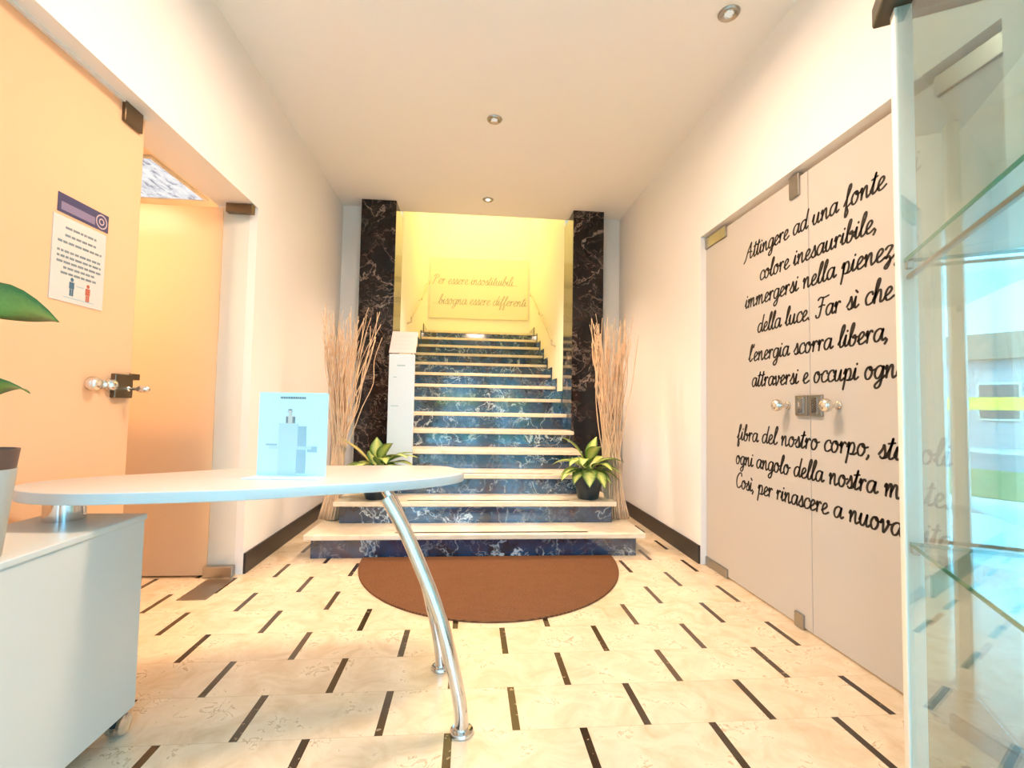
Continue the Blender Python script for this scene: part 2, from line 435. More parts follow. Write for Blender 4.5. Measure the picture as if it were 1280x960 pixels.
# ------------------------------------------------------------------ lettering: a hand-drawn joined script
G = {
 'a': (1.0, [[(.80,.82),(.52,1.0),(.18,.80),(.08,.35),(.28,.02),(.58,.20),(.82,.95)], [(.82,.95),(.76,.40),(.86,.05),(1.10,.22)]]),
 'b': (.88, [[(.0,.25),(.30,1.1),(.42,1.9),(.30,2.1),(.18,1.6),(.15,.5),(.22,.05),(.50,.02),(.70,.40),(.62,.85),(.40,.70),(.62,.62),(.95,.70)]]),
 'c': (.76, [[(.72,.75),(.60,1.0),(.28,.90),(.10,.50),(.22,.08),(.50,.02),(.86,.25)]]),
 'd': (1.0, [[(.78,.82),(.50,1.0),(.18,.80),(.08,.35),(.28,.02),(.58,.20),(.80,.90)], [(.92,2.05),(.80,1.0),(.76,.30),(.88,.04),(1.10,.22)]]),
 'e': (.76, [[(.02,.28),(.40,.50),(.60,.78),(.44,1.0),(.20,.80),(.12,.40),(.26,.04),(.52,.04),(.86,.25)]]),
 'f': (.70, [[(.0,.25),(.34,.95),(.58,1.75),(.48,2.10),(.32,1.70),(.26,.40),(.22,-.70),(.34,-.95),(.48,-.50),(.34,.02),(.50,.12),(.78,.30)]]),
 'g': (.95, [[(.78,.82),(.50,1.0),(.18,.80),(.08,.35),(.28,.02),(.58,.20),(.80,.95)], [(.80,.95),(.74,.0),(.62,-.75),(.34,-.95),(.20,-.65),(.50,-.25),(1.02,.22)]]),
 'h': (.98, [[(.0,.25),(.32,1.1),(.46,1.9),(.34,2.1),(.22,1.6),(.16,.0)], [(.16,.30),(.42,.90),(.62,.95),(.68,.60),(.68,.10),(.82,.02),(1.08,.25)]]),
 'i': (.48, [[(.0,.28),(.20,.98)], [(.20,.98),(.16,.30),(.26,.03),(.56,.25)], [(.27,1.36),(.30,1.46)]]),
 'ì': (.48, [[(.0,.28),(.20,.98)], [(.20,.98),(.16,.30),(.26,.03),(.56,.25)], [(.10,1.62),(.34,1.34)]]),
 'l': (.55, [[(.0,.25),(.32,1.0),(.50,1.80),(.40,2.12),(.24,1.70),(.16,.50),(.24,.05),(.42,.04),(.66,.28)]]),
 'm': (1.45, [[(.02,.70),(.16,.96),(.18,.02)], [(.18,.35),(.42,.95),(.56,.90),(.56,.02)], [(.56,.35),(.82,.95),(1.0,.90),(1.02,.40),(1.10,.03),(1.20,.02),(1.52,.25)]]),
 'n': (1.02, [[(.02,.70),(.16,.96),(.18,.02)], [(.18,.35),(.46,.95),(.62,.88),(.64,.35),(.72,.03),(.82,.02),(1.10,.25)]]),
 'o': (.90, [[(.55,1.0),(.24,.90),(.08,.48),(.22,.05),(.50,.04),(.70,.42),(.62,.88),(.46,.96),(.50,.76),(.72,.68),(1.0,.76)]]),
 'p': (.98, [[(.02,.60),(.20,1.0),(.20,.30),(.10,-.95)], [(.18,.10),(.30,.80),(.58,1.0),(.74,.62),(.62,.10),(.36,.04),(.55,.02),(.80,.05),(1.08,.25)]]),
 'r': (.70, [[(.02,.62),(.15,.98),(.19,.50),(.18,.02)], [(.18,.42),(.32,.82),(.48,.98),(.62,.84)]]),
 's': (.68, [[(.02,.28),(.30,.72),(.40,1.08),(.52,.60),(.54,.18),(.34,.0),(.14,.14)], [(.40,.02),(.60,.08),(.78,.25)]]),
 't': (.58, [[(.0,.28),(.26,.95),(.36,1.75)], [(.36,1.75),(.22,.60),(.22,.10),(.36,.02),(.68,.26)], [(.02,1.22),(.56,1.34)]]),
 'u': (1.02, [[(.0,.40),(.16,.96)], [(.16,.96),(.12,.30),(.28,.02),(.52,.20),(.72,.96)], [(.72,.96),(.68,.30),(.80,.02),(1.10,.25)]]),
 'v': (.90, [[(.0,.66),(.14,.96),(.22,.80),(.30,.05),(.40,.05),(.66,.60),(.66,.96),(.58,.84),(.74,.70),(1.0,.76)]]),
 'z': (.84, [[(.06,.80),(.26,1.0),(.60,.92),(.40,.50),(.16,.10),(.42,.20),(.56,-.20),(.36,-.85),(.16,-.70),(.44,-.25),(.92,.22)]]),
 'A': (1.45, [[(-.20,-.35),(.10,.10),(.50,1.10),(.95,2.0)], [(.95,2.0),(.92,1.0),(.98,.05),(1.40,.25)], [(.28,.75),(.70,.82),(1.20,.72)]]),
 'F': (1.15, [[(.10,1.75),(.35,2.0),(.80,1.90),(1.35,2.0)], [(.72,1.92),(.62,1.0),(.45,.10),(.15,.0),(.0,.25)], [(.30,.95),(.65,1.05),(1.0,1.0)]]),
 'C': (1.10, [[(1.0,1.55),(.90,1.95),(.60,1.98),(.22,1.40),(.12,.60),(.36,.05),(.72,.06),(1.12,.36)]]),
 'P': (1.30, [[(.55,1.80),(.48,.9),(.30,.05),(.05,.0)], [(.10,1.40),(.30,1.85),(.80,2.0),(1.15,1.65),(.95,1.15),(.50,1.05)]]),
 "'": (.30, [[(.22,2.10),(.14,1.65)]]),
 ',': (.40, [[(.20,.12),(.18,-.05),(.06,-.32)]]),
 '.': (.40, [[(.16,.03),(.19,.10)]]),
 ' ': (.62, []),
}
def text_width(s): return sum(G[c][0] for c in s)
def stroke_ribbon(bm, pts, w, to3d, thick, swell=True):
    """flat brush stroke with a rounded end, raised by `thick` off its surface"""
    P = [Vector((x, y)) for x, y in pts]; n = len(P); L = []; Rr = []
    for i in range(n):
        d = P[min(i+1, n-1)]-P[max(i-1, 0)]
        if d.length < 1e-9: d = Vector((1, 0))
        d.normalize(); nn = Vector((-d.y, d.x))
        ww = w*(.62+.38*abs(d.y)) if swell else w
        L.append(P[i]+nn*ww/2); Rr.append(P[i]-nn*ww/2)
    d0 = (P[0]-P[1]).normalized(); d1 = (P[-1]-P[-2]).normalized()
    loop = L+[P[-1]+d1*w*.38]+Rr[::-1]+[P[0]+d0*w*.38]
    lo = [bm.verts.new(to3d(p.x, p.y, 0)) for p in loop]; hi = [bm.verts.new(to3d(p.x, p.y, thick)) for p in loop]
    m = len(loop)
    for i in range(m): bm.faces.new((lo[i], lo[(i+1) % m], hi[(i+1) % m], hi[i]))
    k = n
    for S in (lo, hi):
        for i in range(n-1): bm.faces.new((S[i], S[i+1], S[m-2-i-1], S[m-2-i]))
        bm.faces.new((S[n-1], S[n], S[n+1])); bm.faces.new((S[m-2], S[m-1], S[0]))
def write_line(text, width, xh, w, slant, emit_stroke, fit=None):
    sx = width/(text_width(fit or text)*xh); u = 0.0
    for ch in text:
        adv, strokes = G[ch]
        for s in strokes:
            pts = catmull([(x, y, 0) for x, y in s], 6)
            P = [((u+p.x+slant*p.y*.8)*xh*sx, (1+(p.y-1)*.80 if p.y > 1 else p.y*.8 if p.y < 0 else p.y)*xh) for p in pts]
            emit_stroke(P, (u+adv/2)*xh*sx)
        u += adv

# ------------------------------------------------------------------ glass doors
def knob_on(bm, base, axis, s=1.0):
    lathe(bm, [(0, 0), (.017*s, 0), (.017*s, .006), (.010*s, .010), (.010*s, .034), (.016*s, .040), (.024*s, .050), (.027*s, .064), (.023*s, .080), (.012*s, .089), (0, .091)], base, axis, 24)
SEAM = 2.235
XG = 1.70     # face of the lettered leaves
def right_leaf(name, y0, y1, label):
    g = B(); box(g, XG, XG+.012, y0, y1, .012, 2.335, .002)
    return struct(name, g, M_frost_r, label)
d3 = right_leaf('door_3', SEAM+.002, RO[1]-.006, 'frosted glass leaf with script lettering, beside the far jamb')
d4 = right_leaf('door_4', RO[0]+.006, SEAM-.002, 'frosted glass leaf with script lettering, behind the glass display case')
def fitting(par, y0, y1, z0, z1, xa=XG-.012, xb=XG+.024, m=M_steel):
    f = B(); box(f, xa, xb, y0, y1, z0, z1, .003); return obj('patch_fitting', f, m, par)
fitting(d3, 3.00, 3.28, 2.27, 2.345); fitting(d3, 2.29, 2.365, 2.235, 2.355)
fitting(d3, 3.00, 3.28, .002, .060); fitting(d3, 2.29, 2.355, .002, .075)
fitting(d4, 1.32, 1.56, 2.27, 2.345); fitting(d4, 1.32, 1.56, .002, .060)
for par, ya, yb, ky in ((d3, SEAM+.003, SEAM+.092, 2.40), (d4, SEAM-.092, SEAM-.003, 2.05)):
    f = B(); box(f, XG-.016, XG+.03, ya, yb, 1.078, 1.182, .003); lc = obj('lock_case', f, M_steel, par)
    f = B(); box(f, XG-.018, XG-.0162, (ya+yb)/2-.02, (ya+yb)/2+.02, 1.09, 1.17, .0005); obj('cover_plate', f, M_chrome, lc)
    f = B(); knob_on(f, (XG-.0005, ky, 1.13), (-1, 0, 0), 1.2); obj('knob', f, M_knob, par, True)
LINES = [('Attingere ad una fonte  di', 2.79, 1.005, 2.035, 'Attingere ad una fonte'),
         ('colore inesauribile,', 2.645, .82, 1.872, None),
         ('immergersi nella pienezza', 2.795, 1.045, 1.732, 'immergersi nella pienez'),
         ('della luce. Far sì che', 2.67, .91, 1.563, None),
         ("l'energia scorra libera,", 2.76, .98, 1.398, None),
         ('attraversi e occupi ogni', 2.73, .98, 1.243, 'attraversi e occupi ogn'),
         ('fibra del nostro corpo, stimoli', 2.89, 1.345, .912, None),
         ('ogni angolo della nostra mente.', 2.907, 1.36, .760, None),
         ('Così, per rinascere a nuova vita', 2.907, 1.17, .612, 'Così, per rinascere a nuova')]
for text, ys, wd, zb, fit in LINES:
    bms = {0: B(), 1: B()}
    def em(P, uc):
        side = 0 if ys-uc > SEAM else 1
        stroke_ribbon(bms[side], P, .0116, lambda u, v, h: Vector((XG-.0004-h, ys-u, zb+v)), .0008)
    write_line(text, wd, .053, .0105, .18, em, fit)
    for k, par in ((0, d3), (1, d4)):
        if len(bms[k].verts): 
            o = obj('lettering', bms[k], M_black, par); o['label'] = 'black script lettering'
        else: bms[k].free()

XLG = -1.50
g = B(); box(g, XLG-.012, XLG, LO[0]+.006, 2.235, .012, 2.362, .002)
d1 = struct('door_1', g, M_frost_l, 'closed warm frosted glass leaf with a notice, left of the open one')
f = B(); box(f, XLG-.03, XLG+.014, 2.095, 2.205, 2.285, 2.373, .003); obj('patch_fitting', f, M_darksteel, d1)
f = B(); box(f, XLG-.03, XLG+.014, 1.30, 1.50, .002, .06, .003); obj('patch_fitting', f, M_darksteel, d1)
f = B(); box(f, XLG-.035, XLG+.020, 2.118, 2.222, 1.105, 1.207, .003); lc = obj('lock_case', f, M_darksteel, d1)
f = B(); box(f, XLG-.03, XLG+.012, 2.2225, 2.275, 1.185, 1.213, .002); obj('strike', f, M_darksteel, lc)
f = B(); lathe(f, [(0, 0), (.026, 0), (.028, .012), (.022, .03), (.012, .036), (.012, .054), (.018, .058), (.018, .066), (.010, .070), (.010, .088), (.017, .094), (.028, .108), (.029, .124), (.018, .140), (0, .145)], (XLG+.004, 2.117, 1.158), (.14, -1, 0), 24)
obj('knob', f, M_knob, lc, True)
f = B(); knob_on(f, (XLG+.02, 2.190, 1.145), (1, 0, 0), .62); obj('knob', f, M_knob, lc, True)
# the open leaf swung into the side room
g = B(); box(g, -2.40, -1.612, 3.150, 3.162, .014, 2.345, .002)
d2 = struct('door_2', g, M_frost_l, 'open warm frosted glass leaf swung into the side room')
f = B(); box(f, -1.590, -1.428, 3.132, 3.178, 2.315, 2.372, .003); obj('patch_fitting', f, M_darksteel, d2)
f = B(); box(f, -1.625, -1.452, 3.132, 3.178, .004, .070, .003); obj('patch_fitting', f, M_steel, d2)
g = B(); box(g, -1.6115, -1.452, 3.151, 3.161, .014, 2.345, .001); o = obj('clear_margin', g, M_glass, d2); o['label'] = 'clear glass edge strip'
# soffit track above the closed leaf
bm = B(); box(bm, XLG-.02, XLG+.012, LO[0], 2.24, 2.364, 2.3745); struct('trim_1', bm, M_wall)

# ------------------------------------------------------------------ staircase
RS = .17
YN = [3.47, 3.78, 4.10]+[4.10+.37*k for k in range(1, 12)]
stair = thing('staircase', (.13, 3.5, 0), 'straight dark marble staircase with cream treads rising between the pillars', 'staircase')
for n in range(1, 15):
    y0 = YN[n-1]; z1 = n*RS; z0 = (n-1)*RS
    yb = YN[n]+.06 if n < 14 else 8.848
    xa, xb = -.818, 1.078
    if n == 1: xa, xb, yb = -1.10, 1.26, 4.99
    if n == 2: xa, xb, yb = -.99, 1.165, 4.99
    ov = .045 if n <= 2 else 0.0
    ov2 = .065 if n == 1 else ov*.8
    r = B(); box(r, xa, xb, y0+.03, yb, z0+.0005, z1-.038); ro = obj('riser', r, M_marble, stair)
    t = B(); box(t, xa-ov, xb+ov2, y0, yb, z1-.038, z1, .006); tr = obj('tread', t, M_tread, stair)
    if n <= 3:
        s = B(); w = {1: (-.52, .90), 2: (-.48, .82), 3: (-.44, .74)}[n]
        box(s, w[0], w[1], y0+.043, y0+.073, z1-.002, z1+.0008); obj('inlay_strip', s, M_inlay, tr)
for xs, xo in ((-.8285, .014), (1.0885, -.014)):
    k = B()
    for n in range(6, 15):
        y0 = YN[n-1]; y1 = YN[n] if n < 14 else 8.846
        if n == 6: y0 = 5.51
        box(k, min(xs, xs+xo), max(xs, xs+xo), y0, y1, n*RS+.001, n*RS+.10)
        if n < 14: box(k, min(xs, xs+xo), max(xs, xs+xo), y1-.05, y1, n*RS+.10, (n+1)*RS+.10)
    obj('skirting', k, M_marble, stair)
# dark marble pillars
def pillar(x0, x1, label):
    b = B(); 
    box(b, x0, x1, 5.0, 5.5, 0, ZC-.001, .003, 1)
    tag(obj('marble_pillar', b, M_pillar), label, 'pillar')
pillar(-1.18, -.82, 'dark veined marble pillar left of the stairs')
pillar(1.08, 1.42, 'dark veined marble pillar right of the stairs')
# handrails
def handrail(x, sgn, pts, label):
    root = thing('handrail', (x, pts[0][0], pts[0][1]), label, 'handrail')
    P = [(x, y, z) for y, z in pts]
    b = B(); tube(b, P, .011, 10); obj('rail', b, M_rail, root, True)
    for y, z in (pts[0], pts[1], pts[-1]):
        b = B(); tube(b, [(x, y, z-.005), (x, y, z-.05), (x+sgn*.055, y, z-.07)], .009, 8); obj('bracket', b, M_rail, root, True)
handrail(-.772, -1, [(6.1, 2.20), (7.3, 2.76), (8.5, 3.32)], 'thin pale handrail on the left stair wall')
handrail(1.030, 1, [(6.0, 1.95), (7.2, 2.58), (8.3, 3.12)], 'thin pale handrail on the right stair wall')
# quote panel on the landing wall
b = B(); box(b, -.79, 1.05, 8.825, 8.8495, 2.72, 3.86, .003)
qp = obj('quote_panel', b, plain('pale_glass_panel', (.80, .74, .60), .25)); tag(qp, 'pale panel with thin grey script on the landing wall', 'wall panel')
for text, xs, wd, zb in (('Per essere insostituibili...', -.76, 1.62, 3.36), ('...bisogna essere differenti', -.74, 1.75, 2.98)):
    b = B()
    write_line(text, wd, .10, .011, .35, lambda P, uc: stroke_ribbon(b, P, .011, lambda u, v, h: Vector((xs+u, 8.8245-h, zb+v)), .001))
    o = obj('lettering', b, M_greyink, qp); o['label'] = 'thin grey script lettering'

# ------------------------------------------------------------------ reception desk
TOP = .82
outline = [(-1.445, 1.69), (-1.36, 1.565), (-1.21, 1.515), (-1.04, 1.527), (-.72, 1.585), (-.504, 1.672), (-.25, 1.773), (-.08, 1.897), (-.02, 2.012), (-.06, 2.14), (-.168, 2.216), (-.557, 2.200), (-.872, 2.123), (-1.167, 1.945), (-1.36, 1.82)]
pts = [(p.x, p.y) for p in catmull([(x, y, 0) for x, y in outline], 8, True)]
desk = thing('reception_desk', (-.7, 1.85, 0), 'pale reception desk with oval top on curved chrome legs and wheeled cabinet', 'desk')
b = B(); prism(b, pts, TOP-.036, TOP, .004); obj('desktop', b, M_desk, desk, True)
leg_curve = [(-.275, .784), (-.215, .68), (-.150, .54), (-.085, .38), (-.035, .20), (-.010, .08), (-.004, .010)]
for dx, dy in ((0, 1.650), (-.093, 2.045)):
    P = [(x+dx, dy, z) for x, z in [(p.x, p.y) for p in catmull([(a, c, 0) for a, c in leg_curve], 8)]]
    b = B(); tube(b, P, .0235, 18); lg = obj('leg', b, M_chrome, desk, True)
    b = B(); lathe(b, [(0, 0), (.040, 0), (.041, .004), (.038, .012), (.026, .016), (0, .016)], (-.004+dx, dy, .0005)); obj('foot', b, M_chrome, lg, True)
b = B(); cyl(b, (-1.295, 1.665, .710), (-1.295, 1.665, TOP-.036), .054, seg=32); obj('spacer', b, M_chrome, desk, True)
b = B(); box(b, -1.405, -1.10, .80, 1.745, .072, .690, .003)
body = obj('cabinet_body', b, M_white, desk)
b = B(); box(b, -1.41, -1.095, .795, 1.75, .690, .710, .004); obj('cabinet_top', b, M_white, body)
for cx, cy in ((-1.128, 1.70), (-1.36, 1.70), (-1.128, .87), (-1.36, .87)):
    b = B()
    for s in (-.016, .016):
        lathe(b, [(0, -.009), (.025, -.009), (.032, -.005), (.032, .005), (.025, .009), (0, .009)], (cx+s, cy+.012, .0325), (1, 0, 0), 24)
    ca = obj('caster', b, M_chrome, desk, True)
    b = B(); box(b, cx-.007, cx+.007, cy-.014, cy+.016, .033, .072, .002); obj('caster_fork', b, M_rubber, ca)

# counter card
cc = thing('counter_card', (-.65, 1.87, TOP), 'pale product display card standing on the oval desktop', 'display card')
b = B(); prism(b, [(-.795, 1.872), (-.535, 1.847), (-.5345, 1.853), (-.7945, 1.878)], TOP+.001, 1.136); cardp = obj('card', b, M_card, cc)
b = B(); prism(b, [(-.812, 1.79), (-.545, 1.77), (-.5345, 1.853), (-.7945, 1.878)], TOP+.0005, TOP+.004); obj('card_base', b, M_card, cc)
def on_card(bm, u0, u1, v0, v1, d=.0015):
    """rectangle printed on the card; u across 0..1, v up 0..1"""
    A = Vector((-.795, 1.872)); Bv = Vector((-.535, 1.847)); n = Vector((-.0957, -.9954))
    z0, z1 = TOP+.001, 1.136
    q = [A.lerp(Bv, u0)+n*.0003, A.lerp(Bv, u1)+n*.0003]
    p2 = [q[1]+n*d, q[0]+n*d]
    prism(bm, [(q[0].x, q[0].y), (q[1].x, q[1].y), (p2[0].x, p2[0].y), (p2[1].x, p2[1].y)], z0+v0*(z1-z0), z0+v1*(z1-z0))
b = B(); on_card(b, .30, .58, .36, .63); obj('printed_block', b, M_bottle, cardp)
b = B(); on_card(b, .30, .57, .02, .33); on_card(b, .17, .78, .325, .36, .002); obj('printed_pedestal', b, M_bottle, cardp)
for q in ((.585, .70, .36, .60), (.575, .70, .04, .32), (.72, .86, .29, .36), (.12, .28, .365, .385)):
    b = B(); on_card(b, *q); obj('printed_shade', b, M_printmid, cardp)
b = B(); on_card(b, .40, .52, .63, .72, .0020); on_card(b, .44, .48, .72, .76, .0020); on_card(b, .42, .49, .76, .785, .0022); obj('printed_bottle', b, M_paper, cardp)
for q in ((.40, .43, .635, .71, .0026), (.495, .53, .635, .71, .0026), (.43, .48, .787, .80, .0026)):
    b = B(); on_card(b, *q); obj('printed_mark', b, M_printdark, cardp)
b = B()
rn = random.Random(4); u = .31
while u < .68:
    w = rn.uniform(.012, .03); on_card(b, u, min(u+w, .69), .925, .95); u += w+.008
obj('printed_title', b, M_printdark, cardp)

# ------------------------------------------------------------------ plants
def add_leaf(bm, lay, base, direc, length, width, droop, roll=0, segs=9, fold=.25):
    base = Vector(base); d = Vector(direc).normalized()
    side = d.cross(Vector((0, 0, 1)))
    side = side.normalized() if side.length > .05 else Vector((1, 0, 0))
    p = base.copy(); rows = []
    for i in range(segs+1):
        t = i/segs
        wv = width*(math.sin(PI*min(1, t**.80*1.0))**.9)*.5 if 0 < t < 1 else .0008
        up = side.cross(d).normalized()
        s2 = (side*math.cos(roll)+up*math.sin(roll)); u2 = s2.cross(d)
        row = []
        for k, a in enumerate((-1, -.5, 0, .5, 1)):
            v = bm.verts.new(p+s2*a*wv+up*fold*abs(a)*wv*1.0); row.append(v)
            v[lay] = abs(a)
        rows.append(row)
        d = (d+Vector((0, 0, -1))*droop/segs).normalized(); p = p+d*length/segs
        side = (side-d*side.dot(d)).normalized()
    for a, c in zip(rows, rows[1:]):
        for k in range(4): bm.faces.new((a[k], a[k+1], c[k+1], c[k]))
    return p
def leaves_obj(name, specs, mat, parent):
    bm = B(); lay = bm.verts.layers.float.new('across')
    for s in specs: add_leaf(bm, lay, *s)
    me = bpy.data.meshes.new(name); off = wloc(parent)
    bmesh.ops.translate(bm, vec=-off, verts=bm.verts); bm.to_mesh(me); bm.free()
    for p in me.polygons: p.use_smooth = True
    me.materials.append(mat); o = bpy.data.objects.new(name, me); col.objects.link(o); o.parent = parent
    sm = o.modifiers.new('thickness', 'SOLIDIFY'); sm.thickness = .0012
    return o
def potted(loc, label, specs, specs_old, pot_r=.115, pot_h=.185):
    x, y, z = loc
    root = thing('potted_plant', loc, label, 'plant', 'variegated plants on the stairs')
    b = B(); h = pot_h; r = pot_r
    lathe(b, [(0, 0), (r*.70, 0), (r*.76, .006), (r*.95, h*.6), (r, h-.012), (r*1.0, h), (r*.92, h), (r*.90, h-.03), (0, h-.03)], (x, y, z+.0005)); obj('pot', b, M_pot, root, True)
    b = B(); lathe(b, [(0, h-.02), (r*.89, h-.026)], (x, y, z)); so = obj('soil', b, M_soil, root, True)
    st = B(); S = []; O = []
    for lst, out in ((specs, S), (specs_old, O)):
        for (dx, dy, dz, ln, wd, dr, el) in lst:
            d = Vector((dx, dy, dz)).normalized()
            p0 = Vector((x+dx*.012, y+dy*.012, z+h-.025)); p1 = Vector((x+d.x*el*.55, y+d.y*el*.55, z+h+el*max(.55, d.z)))
            tube(st, [p0, p0.lerp(p1, .5)+Vector((0, 0, .012)), p1], [.006, .005, .004], 6)
            out.append((p1, (d.x, d.y, d.z+.22), ln*1.04, wd*1.5, dr, 0))
    obj('stem', st, M_stem, root, True)
    leaves_obj('leaf_cluster', S, M_leaf, root)
    if O:
        o = leaves_obj('old_leaf', O, M_leafold, root); o['label'] = 'yellowing leaves'
    return root
rn = random.Random(11)
SP = [(-1, -.5, .45, .27, .085, 1.5, .06), (-.75, -.75, .5, .22, .08, 1.9, .05), (-.2, -1, .5, .24, .09, 2.2, .07), (.35, -.9, .4, .24, .085, 2.1, .06), (.9, -.4, .5, .24, .085, 1.4, .09),
      (1, -.1, .35, .25, .08, 1.5, .05), (-.55, .1, 1.2, .30, .085, 1.3, .12), (-.9, .2, .7, .27, .085, 1.4, .10), (.3, .2, 1.4, .22, .08, 1.0, .12), (.7, .6, .9, .25, .085, 1.2, .08), (-.3, .9, .8, .25, .08, 1.2, .08), (.55, -.7, .8, .22, .085, 1.8, .10), (-.35, -.75, 1.0, .24, .085, 1.9, .12)]
SP += [(-1, -.25, .25, .22, .08, 1.3, .09), (.75, -.65, .25, .20, .08, 1.6, .05), (.1, -.6, 1.3, .25, .08, 1.6, .13), (-.65, -.6, 1.0, .26, .08, 1.8, .10), (.95, -.2, .9, .27, .08, 1.4, .10)]
potted((1.0, 3.93, .34), 'variegated green plant in a dark blue pot on the right end of the step', SP, [])
SL = [(-.9, -.5, .5, .24, .085, 1.7, .08), (-.4, -.95, .5, .24, .09, 1.9, .08), (.15, -1, .45, .25, .09, 1.8, .07), (.6, -.85, .6, .27, .08, 1.4, .10), (1, -.5, .6, .30, .075, 1.1, .11), (1, -.2, .35, .28, .08, 1.3, .08), (.9, .1, .8, .27, .075, 1.0, .11),
      (-.05, .0, 1.5, .16, .075, .5, .14), (-.3, .7, .9, .25, .08, 1.2, .08), (-.8, .4, .6, .25, .08, 1.4, .08), (.5, .8, .8, .25, .08, 1.2, .09), (.35, -.75, .9, .24, .085, 1.7, .12)]
SL += [(.8, -.6, .9, .30, .07, 1.3, .13), (1, -.35, .8, .32, .065, 1.1, .12), (-.9, -.3, .6, .26, .075, 1.4, .08), (.45, -.5, 1.2, .24, .075, 1.3, .14), (-.6, -.8, .8, .24, .08, 1.8, .09)]
potted((-.735, 3.92, .34), 'variegated green plant with a yellow leaf on the left end of the step', SL, [(-1, -.1, .95, .30, .075, .5, .14)])
# big-leaved plant on the desk cabinet, mostly outside the frame
lp = thing('house_plant', (-1.172, 1.25, .71), 'dark green broad-leaved plant in a grey pot at the left edge', 'plant')
b = B(); lathe(b, [(0, 0), (.048, 0), (.050, .004), (.068, .215), (.062, .215), (.060, .19), (0, .19)], (-1.172, 1.25, .7105)); obj('pot', b, M_greypot, lp, True)
b = B(); lathe(b, [(0, .190), (.058, .190), (.066, .216), (.071, .262), (.066, .262), (.058, .235), (0, .232)], (-1.172, 1.25, .711)); obj('inner_pot', b, M_rim, lp, True)
st = B()
for q in ((-1.172, 1.25, .94), ):
    tube(st, [q, (-1.180, 1.25, 1.05), (-1.195, 1.252, 1.24), (-1.185, 1.252, 1.30)], [.007, .006, .005, .004], 8)
    tube(st, [q, (-1.172, 1.245, 1.02), (-1.185, 1.24, 1.09)], [.006, .005, .004], 8)
    tube(st, [q, (-1.195, 1.22, 1.10), (-1.21, 1.20, 1.18)], [.006, .005, .004], 8)
obj('stem', st, M_stem, lp, True)
leaves_obj('leaf_cluster', [((-1.187, 1.252, 1.298), (.85, -.15, .40), .215, .115, .95, .75), ((-1.185, 1.24, 1.085), (.75, -.1, .95), .16, .075, 1.5, .4), ((-1.21, 1.20, 1.18), (-.5, -.8, .8), .2, .075, 1.6, 0), ((-1.195, 1.252, 1.245), (-.6, .6, .8), .19, .07, 1.6, 0)], M_leafdark, lp)

# ------------------------------------------------------------------ bundles of dry twigs
def twig_bundle(cx, cy, z0, waist, foot, tops, seed, label):
    rnd = random.Random(seed); bm = B()
    for (tx0, tx1, tz0, tz1, num, curl) in tops:
        for i in range(num):
            a = rnd.uniform(0, 2*PI); q = math.sqrt(rnd.random())
            fx = cx+foot[0]+foot[1]*q*math.cos(a); fy = cy+.07*q*math.sin(a)
            wx = cx+waist[0]+waist[1]*q*math.cos(a+.5); wy = cy+.04*q*math.sin(a)+.02
            tx = rnd.uniform(tx0, tx1); ty = cy+.05+rnd.uniform(-.13, .13); tz = rnd.uniform(tz0, tz1)
            zw = z0+waist[2]
            P = [Vector((fx, fy, z0+.004)), Vector(((fx+wx)/2*.4+wx*.6, (fy+wy)/2, z0+waist[2]*.55)), Vector((wx, wy, zw))]
            for k in range(1, 6):
                t = k/5
                e = t**.85
                P.append(Vector((wx+(tx-wx)*e+rnd.uniform(-1, 1)*.013*curl*(1+t), wy+(ty-wy)*t+rnd.uniform(-1, 1)*.012*curl, zw+(tz-zw)*t)))
            if curl > 1.5:
                for k in range(3):
                    P.append(P[-1]+Vector((rnd.uniform(-.03, .045), rnd.uniform(-.02, .02), rnd.uniform(-.005, .035))))
            C = catmull(P, 3); m = len(C)
            r0 = rnd.uniform(.0042, .0062)
            tube(bm, C, [r0*(1-.55*k/m) for k in range(m)], 5)
    o = obj('twig_bundle', bm, M_twig, None, 'all'); tag(o, label, 'dried twigs', 'dried twig bundles beside the stairs')
twig_bundle(1.23, 3.95, .171, (-.02, .072, .50), (.035, .10, 0), [(1.03, 1.12, 1.65, 1.93, 22, 1.5), (1.08, 1.36, 1.5, 1.88, 66, .9), (1.30, 1.41, 1.6, 1.92, 14, 1.0)], 3, 'sheaf of pale dry twigs standing beside the right marble pillar')
twig_bundle(-1.08, 3.95, .171, (.02, .062, .50), (-.02, .09, 0), [(-1.22, -.98, 1.55, 1.92, 62, .9), (-.98, -.72, 1.65, 1.95, 15, 1.5), (-1.05, -.80, 1.5, 1.9, 14, 1.1)], 8, 'sheaf of pale dry twigs standing beside the left marble pillar')

# ------------------------------------------------------------------ white totem stand
ts = thing('info_stand', (-.60, 4.24, .51), 'slim white information stand with sloping top beside left pillar', 'stand')
b = B(); box(b, -.71, -.49, 4.18, 4.22, .512, 1.535, .003); obj('front_panel', b, M_stand, ts)
b = B(); box(b, -.70, -.50, 4.221, 4.33, .511, .55, .003); obj('base', b, M_stand, ts)
b = B(); box(b, -.62, -.58, 4.2205, 4.26, .551, 1.535, .003); obj('spine', b, M_stand, ts)
mt = Matrix.Translation((-.60, 4.19, 1.545)) @ Matrix.Rotation(math.radians(52), 4, 'X')
b = B(); b2 = B(); box(b2, -.115, .115, 0, .27, -.004, .004, .002); add(b, b2, mt); pan = obj('sloping_panel', b, plain('pinkish_paper', (.60, .50, .49), .6), ts)
rn = random.Random(6)
for k in range(4):
    b = B(); b2 = B(); x = -.08
    while x < .07:
        w = rn.uniform(.012, .035); box(b2, x, min(x+w, .085), .05+k*.05, .056+k*.05, .0042, .0048); x += w+.007
    add(b, b2, mt); obj('printed_line', b, M_rose, pan)
